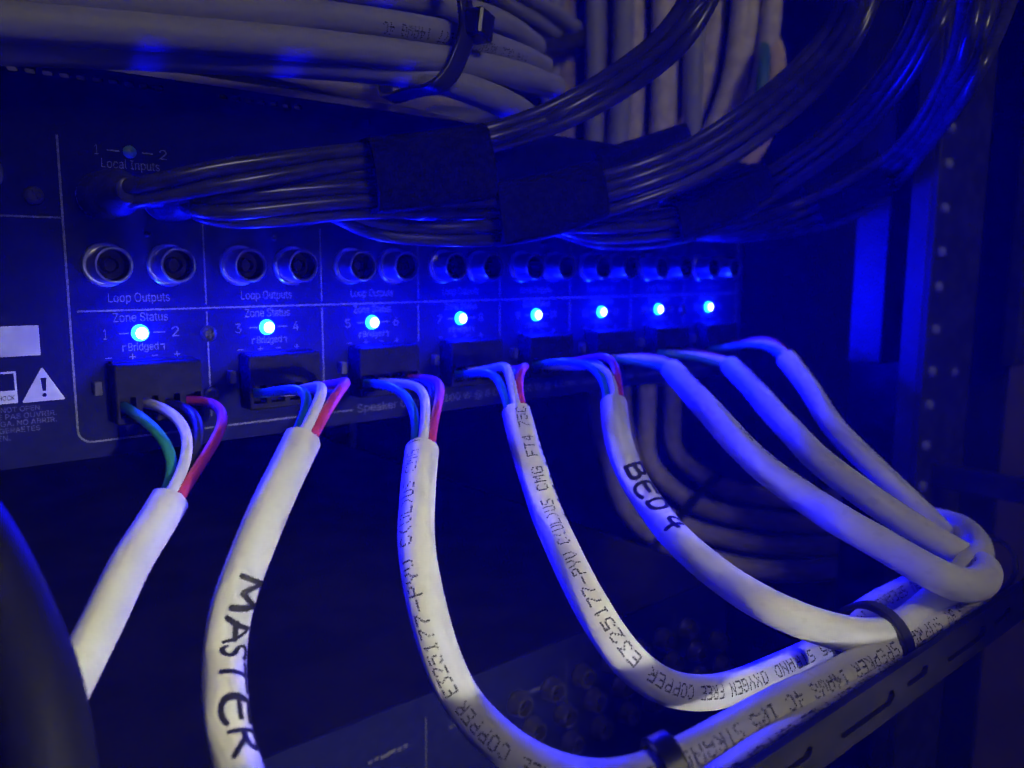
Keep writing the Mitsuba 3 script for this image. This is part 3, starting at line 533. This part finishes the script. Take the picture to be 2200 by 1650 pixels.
def hand_run(k, key, text, s0, w, h, pen, dirs):
    P = paths[k]; flat = hand_text(text, w, h, pen); v = flat.vertices.copy()
    v[:, 0] += s0
    ss = np.array([d[0] for d in dirs]); aa = np.unwrap([P.angle_to(s, view(d[1])) for s, d in zip(ss, dirs)])
    th = np.interp(v[:, 0], ss, aa); p, t, a, b = P.at(v[:, 0])
    n_ = np.cos(th)[:, None] * a + np.sin(th)[:, None] * b
    upv = np.cross(n_, t)
    sg = np.sign(np.sum(upv * (-np.sin(th)[:, None] * a + np.cos(th)[:, None] * b), 1))
    th2 = th + sg * v[:, 1] / R
    n2 = np.cos(th2)[:, None] * a + np.sin(th2)[:, None] * b
    put(key, 'handwriting', trimesh.Trimesh(p + n2 * (R * 1.015 + .06), flat.faces, process=False), M_INK)
CK = {k: 'speaker_cable' if i == 0 else f'speaker_cable_{i:03d}' for i, k in enumerate(sorted(SPEC))}

D_ = [(0, (-.35, -.8, .2)), (40, (-.5, -.8, .25)), (70, (-.4, -.85, .45)), (110, (-.5, -.8, .6)), (150, (-.6, -.7, .6))]
print_run('c4', CK['c4'], STR, 1.0, 2.3, 2.9, D_, missing=.015)
print_run('c3', CK['c3'], STR, -15.0, 2.3, 2.9, [(0, (-.8, -.6, .1)), (30, (-.85, -.5, .1)), (60, (-.7, -.7, .3)), (90, (-.35, -.8, .4)), (120, (-.5, -.75, .6)), (170, (-.5, -.75, .6))], missing=.14)
print_run('c9', CK['c9'], STR + ' ' + STR, -60, 2.3, 2.9, [(0, (-.5, -.7, .8)), (200, (-.5, -.7, .8))])
print_run('c6', CK['c6'], STR, 60.0, 2.3, 2.9, [(0, (.5, .3, .9)), (90, (.5, .3, .9)), (140, (.3, .8, .4))])
hand_run('c2', CK['c2'], 'MASTER', 30.5, 4.8, 4.8, .95, [(0, (.18, -.95, .1)), (30, (.18, -.95, .1)), (70, (.14, -.95, .15))])
hand_run('c5', CK['c5'], 'BED 4', 20.5, 5.2, 4.9, 1.1, [(0, (-.35, -.9, .3)), (20, (-.35, -.9, .3)), (60, (-.3, -.85, .45))])
hand_run('c4', CK['c4'], '|/||//|', 10.0, 3.0, 3.0, .8, [(0, (.75, -.5, .4)), (60, (.75, -.5, .4))])
hand_run('c7', CK['c7'], '|//|||/|/||', 12.0, 2.6, 3.6, .8, [(0, (.45, -.3, .85)), (60, (.45, -.3, .85))])
hand_run('c6', CK['c6'], '|//||/', 12.0, 2.6, 3.2, .8, [(0, (.45, -.3, .85)), (60, (.45, -.3, .85))])
hand_run('c8', CK['c8'], '|||/||/||', 8.0, 2.4, 3.6, .8, [(0, (.6, -.5, .6)), (60, (.6, -.5, .6))])


# ------------------------------------------------------------------ black cable ties round the speaker cables
def loop_tie(name, label, pts, w, th, head=None, catg='cable tie'):
    """Closed flat band through the points (a ring), w wide across the ring's plane."""
    key = thing(name, label, catg, 'black cable ties')
    P = np.array(pts, float); c = P.mean(0)
    n = np.linalg.svd(P - c)[2][2]
    t = np.r_[0, np.cumsum(np.linalg.norm(np.diff(np.vstack([P, P[:1]]), axis=0), axis=1))]
    cs = CubicSpline(t, np.vstack([P, P[:1]]), bc_type='periodic'); q = cs(np.linspace(0, t[-1], 97)[:-1])
    o = q - c; o /= np.linalg.norm(o, axis=1, keepdims=True)
    prof = [(-w / 2, 0), (-w / 2, th * .7), (-w / 2 * .8, th), (w / 2 * .8, th), (w / 2, th * .7), (w / 2, 0)]
    v = np.stack([q + n * a + o * b for a, b in prof], 1).reshape(-1, 3); m = len(prof); f = []
    for i in range(96):
        for j in range(m):
            a, b_, c_, d = i * m + j, i * m + (j + 1) % m, ((i + 1) % 96) * m + (j + 1) % m, ((i + 1) % 96) * m + j
            f += [[a, b_, c_], [a, c_, d]]
    put(key, 'band', trimesh.Trimesh(v, f, process=False), M_TIE, smooth=40)
    return key
def ring_round(P, s, extra, rx, ry, up, n=16):
    p, t, a, b = P.at(np.array([s])); p, t = p[0] + np.array(extra), t[0]
    up = view(up); up = up - t * (up @ t); up /= np.linalg.norm(up); sd = np.cross(t, up)
    return [p + sd * rx * math.cos(q) + up * ry * math.sin(q) for q in np.arange(n) * 2 * np.pi / n]

P5 = paths['c5']; s5 = P5.knots[8] + 6
loop_tie('cable_tie', 'black tie cinched round the white cables at lower right, above the slotted bar', ring_round(P5, s5, (0, 3.0, -4.0), 8.2, 8.2, (0, -.5, .9)), 3.4, 1.3)
P3 = paths['c3']
loop_tie('cable_tie', 'black tie at the bottom edge where two printed cables turn up along the bar', ring_round(P3, P3.knots[11] + 6, (0, 0, -3.0), 5.5, 7.2, (0, 0, 1)), 4.2, 1.3)
loop_tie('cable_tie', 'black tie at far right round the doubled-back cables', ring_round(paths['c8'], paths['c8'].knots[8] - 2, (3, -5, -3), 9.5, 9.5, (0, 0, 1)), 2.6, 1.2)


# ------------------------------------------------------------------ black patch cables from the local inputs and their straps
WHERE = {'a': 'arching up out of the leftmost strap', 'b': 'passing through the second strap', 'c': 'drooping into the second strap', 'd': 'fanning out of the third strap', 'e': 'in the rightmost fan by the rack post'}
PLUG = {'a': (0, 1, 2, 1), 'b': (1, 1, 2), 'c': (3, 3), 'd': (5, 6, 7, 7), 'e': (9, 10, 11, 12)}
HOW = ['uppermost', 'second from the top', 'third from the top', 'lowest']
for g, ls in PATCH.items():
    for q, pts in enumerate(ls):
        key = thing('patch_cable', f'glossy black patch cable {WHERE[g]}, {HOW[q] if not (g == "c" and q) else "lowest"}', 'cable', 'black patch cables')
        j = PLUG[g][q]; jx = 31 * (j // 2) + (-6.6 if j % 2 == 0 else 7.2)
        p0 = np.array(pts[0]); tip = np.array([jx, -9.0, 30.6])
        lead = [tip] if np.linalg.norm(p0 - tip) > 4 else []
        P = Path(lead + [np.array(p) for p in pts], 1.2)
        put(key, 'sheath', P.tube(1.7, 16, .03), M_PATCH, smooth=True)
for i in range(16):
    x = 31 * (i // 2) + (-6.6 if i % 2 == 0 else 7.2)
    key = thing('patch_plug', f'black moulded plug pushed on to the {ORDS[i]} upper input jack from the left', 'plug', 'plugs in the local inputs')
    put(key, 'grip', lathe_y([(5.1, -1.0), (5.3, -1.6), (5.2, -9), (4.9, -14), (4.5, -15), (3.4, -19), (2.6, -22), (1.9, -22.4), (.01, -22.5)], x, 30.8, 28), M_PATCH, smooth=35)
SL = ['broad black hook-and-loop strap furthest left round the patch cables', 'drooping black hook-and-loop strap, second from the left', 'black hook-and-loop strap, third from the left', 'narrow black hook-and-loop strap furthest right, by the rack post']
for q, st in enumerate(STRAPS):
    key = thing('hook_strap', SL[q], 'strap', 'hook-and-loop straps')
    P = Path([s[0] for s in st], .8); hh = np.interp(P.s, np.linspace(0, P.len, 3), [s[1] for s in st])
    th = np.arange(40) * 2 * np.pi / 40
    yv = np.array([0, -1.0, 0]); v = []
    for i in range(P.n):
        e1 = yv - P.t[i] * (yv @ P.t[i]); e1 /= np.linalg.norm(e1); e2 = np.cross(P.t[i], e1)
        c_, s_ = np.cos(th), np.sin(th); ex_ = .62
        cc = np.sign(c_) * np.abs(c_) ** ex_; ss_ = np.sign(s_) * np.abs(s_) ** ex_
        wob = 1 + .03 * (meshkit.noise(np.stack([th * 1.3, th * 0 + P.s[i] / 5, th * 0 + q * 9], 1)) - .5)
        v.append(P.p[i] + wob[:, None] * (cc[:, None] * e1 * (4.6, 4.6, 5.4, 8.0)[q] + ss_[:, None] * e2 * hh[i] * (1, 1, 1, 1.25)[q]))
    v = np.array(v)
    inner = P.p[:, None] + (v - P.p[:, None]) * np.array([.86])
    v = np.vstack([inner[0].reshape(-1, 3), v.reshape(-1, 3), inner[-1].reshape(-1, 3)]); n = 40; f = []
    for i in range(P.n + 1):
        for j in range(n):
            k = (j + 1) % n; f += [[i * n + j, i * n + k, (i + 1) * n + k], [i * n + j, (i + 1) * n + k, (i + 1) * n + j]]
    put(key, 'wrap', trimesh.Trimesh(v, f, process=False), M_STRAP, smooth=45)
    if q == 1:
        P2 = Path(TAIL, 1.0); v, f = [], []
        for i in range(P2.n):
            e1 = yv - P2.t[i] * (yv @ P2.t[i]); e1 /= np.linalg.norm(e1); e2 = np.cross(P2.t[i], e1)
            h = np.interp(P2.s[i], [0, P2.len], [5.0, 4.6]); bulge = 1.2
            for a, b in [(-1, 0), (-.5, -bulge), (0, -bulge * 1.3), (.5, -bulge), (1, 0), (.95, 1.2), (0, .2), (-.95, 1.2)]: v.append(P2.p[i] + e2 * h * a - e1 * b)
        for i in range(P2.n - 1):
            for j in range(8):
                k = (j + 1) % 8; f += [[i * 8 + j, i * 8 + k, i * 8 + 8 + k], [i * 8 + j, i * 8 + 8 + k, i * 8 + 8 + j]]
        e_ = (P2.n - 1) * 8
        f += [[0, j, j + 1] for j in range(1, 7)] + [[e_, e_ + j + 1, e_ + j] for j in range(1, 7)]
        put(key, 'loose_end', trimesh.Trimesh(v, f, process=False), M_STRAP, smooth=45)

# ------------------------------------------------------------------ coil of white cable on top of the amplifier
coil = thing('cable_coil', 'coil of pale cable lying on top of the amplifier, held by one black tie', 'cable coil')
cp = {}
for q, k in enumerate('abcdefg'):
    pts = [np.array(p) for p in COIL[k]]
    if k in 'abcd': pts += [pts[-1] + np.array([-14, 14, 1]), pts[-1] + np.array([-60, 34, 2]), pts[-1] + np.array([-150, 40, 2])]
    else: pts += [pts[-1] + np.array([-2, 14, 1]), pts[-1] + np.array([-30, 34, 2])]
    if k == 'e': pts = [np.array([p[0], p[1] - 1.5, 58.4]) for p in pts]
    cp[k] = Path(pts, 1.2)
    put(coil, 'turn', cp[k].tube(3.75, 24, .03), M_COIL if k in 'abcd' else M_OLD, smooth=True)

for k_, s_, t_ in (('b', 92, 'FT4 CL2 ROHS 020177 14AWG 4C'), ('b', 176, '4C 105 STRAND')):
    P = cp[k_]; flat = dot_text(t_, 1.75, 3.0, .12); v = flat.vertices.copy(); v[:, 0] = s_ + (len(t_) * 1.75 - v[:, 0])
    th = np.array([P.angle_to(s, view((-.2, -.9, -.45))) for s in np.linspace(0, P.len, 80)])
    th = np.interp(v[:, 0], np.linspace(0, P.len, 80), np.unwrap(th)); p, t, a, b = P.at(v[:, 0])
    n_ = np.cos(th)[:, None] * a + np.sin(th)[:, None] * b; upv = np.cross(n_, -t)
    sg = np.sign(np.sum(upv * (-np.sin(th)[:, None] * a + np.cos(th)[:, None] * b), 1)); th2 = th + sg * v[:, 1] / 3.75
    put(coil, 'printing', trimesh.Trimesh(p + (np.cos(th2)[:, None] * a + np.sin(th2)[:, None] * b) * 3.86, flat.faces, process=False), M_PRINT)
CT = [np.array(q, float) for q in COILTIE]
back = [CT[-1] + [4, 22, 2], CT[-1] + [12, 34, 14], CT[0] + [4, 26, 6], CT[0] + [2, 10, 6]]
tie = loop_tie('coil_tie', 'black cable tie with a square head round the pale coil on top of the amplifier', CT + back, 4.6, 1.2)
hx, hy, hz = COILTIEHEAD
put(tie, 'head', unman(bevel_box(-3.0, 3.4, -3.4, 2.2, -3.6, 3.6, .6).rotate((0, 12, 18)).translate((hx, hy, hz))), M_TIE)


# ------------------------------------------------------------------ cables hanging behind, out of focus
for q, (x, y) in enumerate(HANG):
    kind = 'brownish' if q in (1, 3) else 'pale'
    key = thing('hanging_cable', f'blurred {kind} cable hanging behind the amplifier, {ORDS[q]} from the left', 'cable', 'cables hanging behind the amplifier')
    dx = rng.normal(0, 1.3, 5); yy = y + (0, 6, -2, 7, 1, 5, -1, 4, 0, 5, -2, 2, 0)[q]
    P = Path([(x + dx[k] + (0, 0, 1.5, 2.2, 0)[k] * (q % 2) - (0, 0, 0, 26, 55)[k] * (q > 8), yy + dx[k - 1] + (0, 0, 0, 30, 60)[k] * (q > 8), z_) for k, z_ in enumerate((330, 200, 95, 25, -40))], 3)
    put(key, 'sheath', P.tube((4.4, 5.2, 4.4, 4.6, 5.0, 4.6, 4.9, 4.8, 4.5, 4.9, 4.5, 4.6, 4.4)[q], 16, .05), (M_COIL, M_BROWNC, M_COIL, M_BROWNC, M_COIL, M_OLD, M_OLD, M_OLD, M_COIL, M_OLD, M_OLD, M_OLD, M_OLD)[q], smooth=True)
for q, (nm, m_, x, y, r_) in enumerate((('thin yellow cable hanging right of the pale ones', M_YELLOW, *YELLOW_AT, 3.8), ('thin dark teal cable beside the yellow one', M_TEAL, *TEAL_AT, 2.6))):
    key = thing('hanging_cable', nm, 'cable', 'cables hanging behind the amplifier')
    put(key, 'sheath', Path([(BACKTOP[0], BACKTOP[1], 220), (BACKTOP[0] - 3, BACKTOP[1] - 2, 150), ((x + BACKTOP[0]) / 2, (y + BACKTOP[1]) / 2, 122), (x, y, 96), (x - 3, y + 6, 66), (x - 26, y + 36, 25), (x - 55, y + 66, -30)], 3).tube(r_, 14), m_, smooth=True)
for q, pts in enumerate(LOOPS):
    key = thing('looped_cable', f'blurred dim white cable sweeping right below the amplifier, {["outermost", "second outermost", "middle", "second innermost", "innermost"][q]} loop', 'cable', 'nested loops of cable behind')
    P = Path([np.array(pts[0]) + [-1, 0, 60]] + [np.array(p) for p in pts], 2)
    put(key, 'sheath', P.tube(5.0, 18, .03), M_OLD, smooth=True)
for q, pts in enumerate(BACKCABLES):
    key = thing('slanting_cable', f'blurred grey cable slanting behind the coil, {["left", "right"][q]} one of two', 'cable', 'slanting cables behind the coil')
    put(key, 'sheath', Path(pts, 2).tube(3.6, 16), M_COIL, smooth=True)
LT = np.mean([np.array(l[3]) for l in LOOPS[:4]], axis=0)
dn = np.array(LOOPS[0][4]) - np.array(LOOPS[0][2]); dn /= np.linalg.norm(dn); u1 = np.array(LOOPS[0][3]) - LT; u1 -= dn * (u1 @ dn); ru = np.linalg.norm(u1) + 8; u1 /= np.linalg.norm(u1); u2 = np.cross(dn, u1)
loop_tie('loop_tie', 'blurred black tie round the nested loops of cable behind, below the amplifier', [LT + u1 * ru * math.cos(q) + u2 * 9 * math.sin(q) for q in np.arange(16) * 2 * np.pi / 16], 5.0, 1.3)
key = thing('power_lead', 'thick black lead slanting across the hanging pale cables', 'cable')
put(key, 'sheath', Path(BACKBAND, 2).tube(4.2, 16), M_PATCH, smooth=True)
key = thing('foreground_lead', 'thick black lead out of focus in the lower left corner, in front of everything', 'cable')
put(key, 'sheath', Path(POWER, 1).tube(5.75, 40, .02), M_LEAD, smooth=True)

# thin blue-scattering medium added to imitate lens glare round the status lights
scene['glare_medium'] = {'type': 'homogeneous', 'albedo': rgb(0.95, 0.95, 0.95), 'sigma_t': rgb(0.01, 0.02, 0.64), 'phase': {'type': 'hg', 'g': 0.55}}
scene['haze'] = {'type': 'cube', 'to_world': T().translate([0.35, -0.3, 0.0]).scale([1.0, 1.2, 1.1]), 'bsdf': {'type': 'null'}, 'interior': {'type': 'ref', 'id': 'glare_medium'}}
labels['haze'] = {'kind': 'stuff'}
scene['camera']['medium'] = {'type': 'ref', 'id': 'glare_medium'}
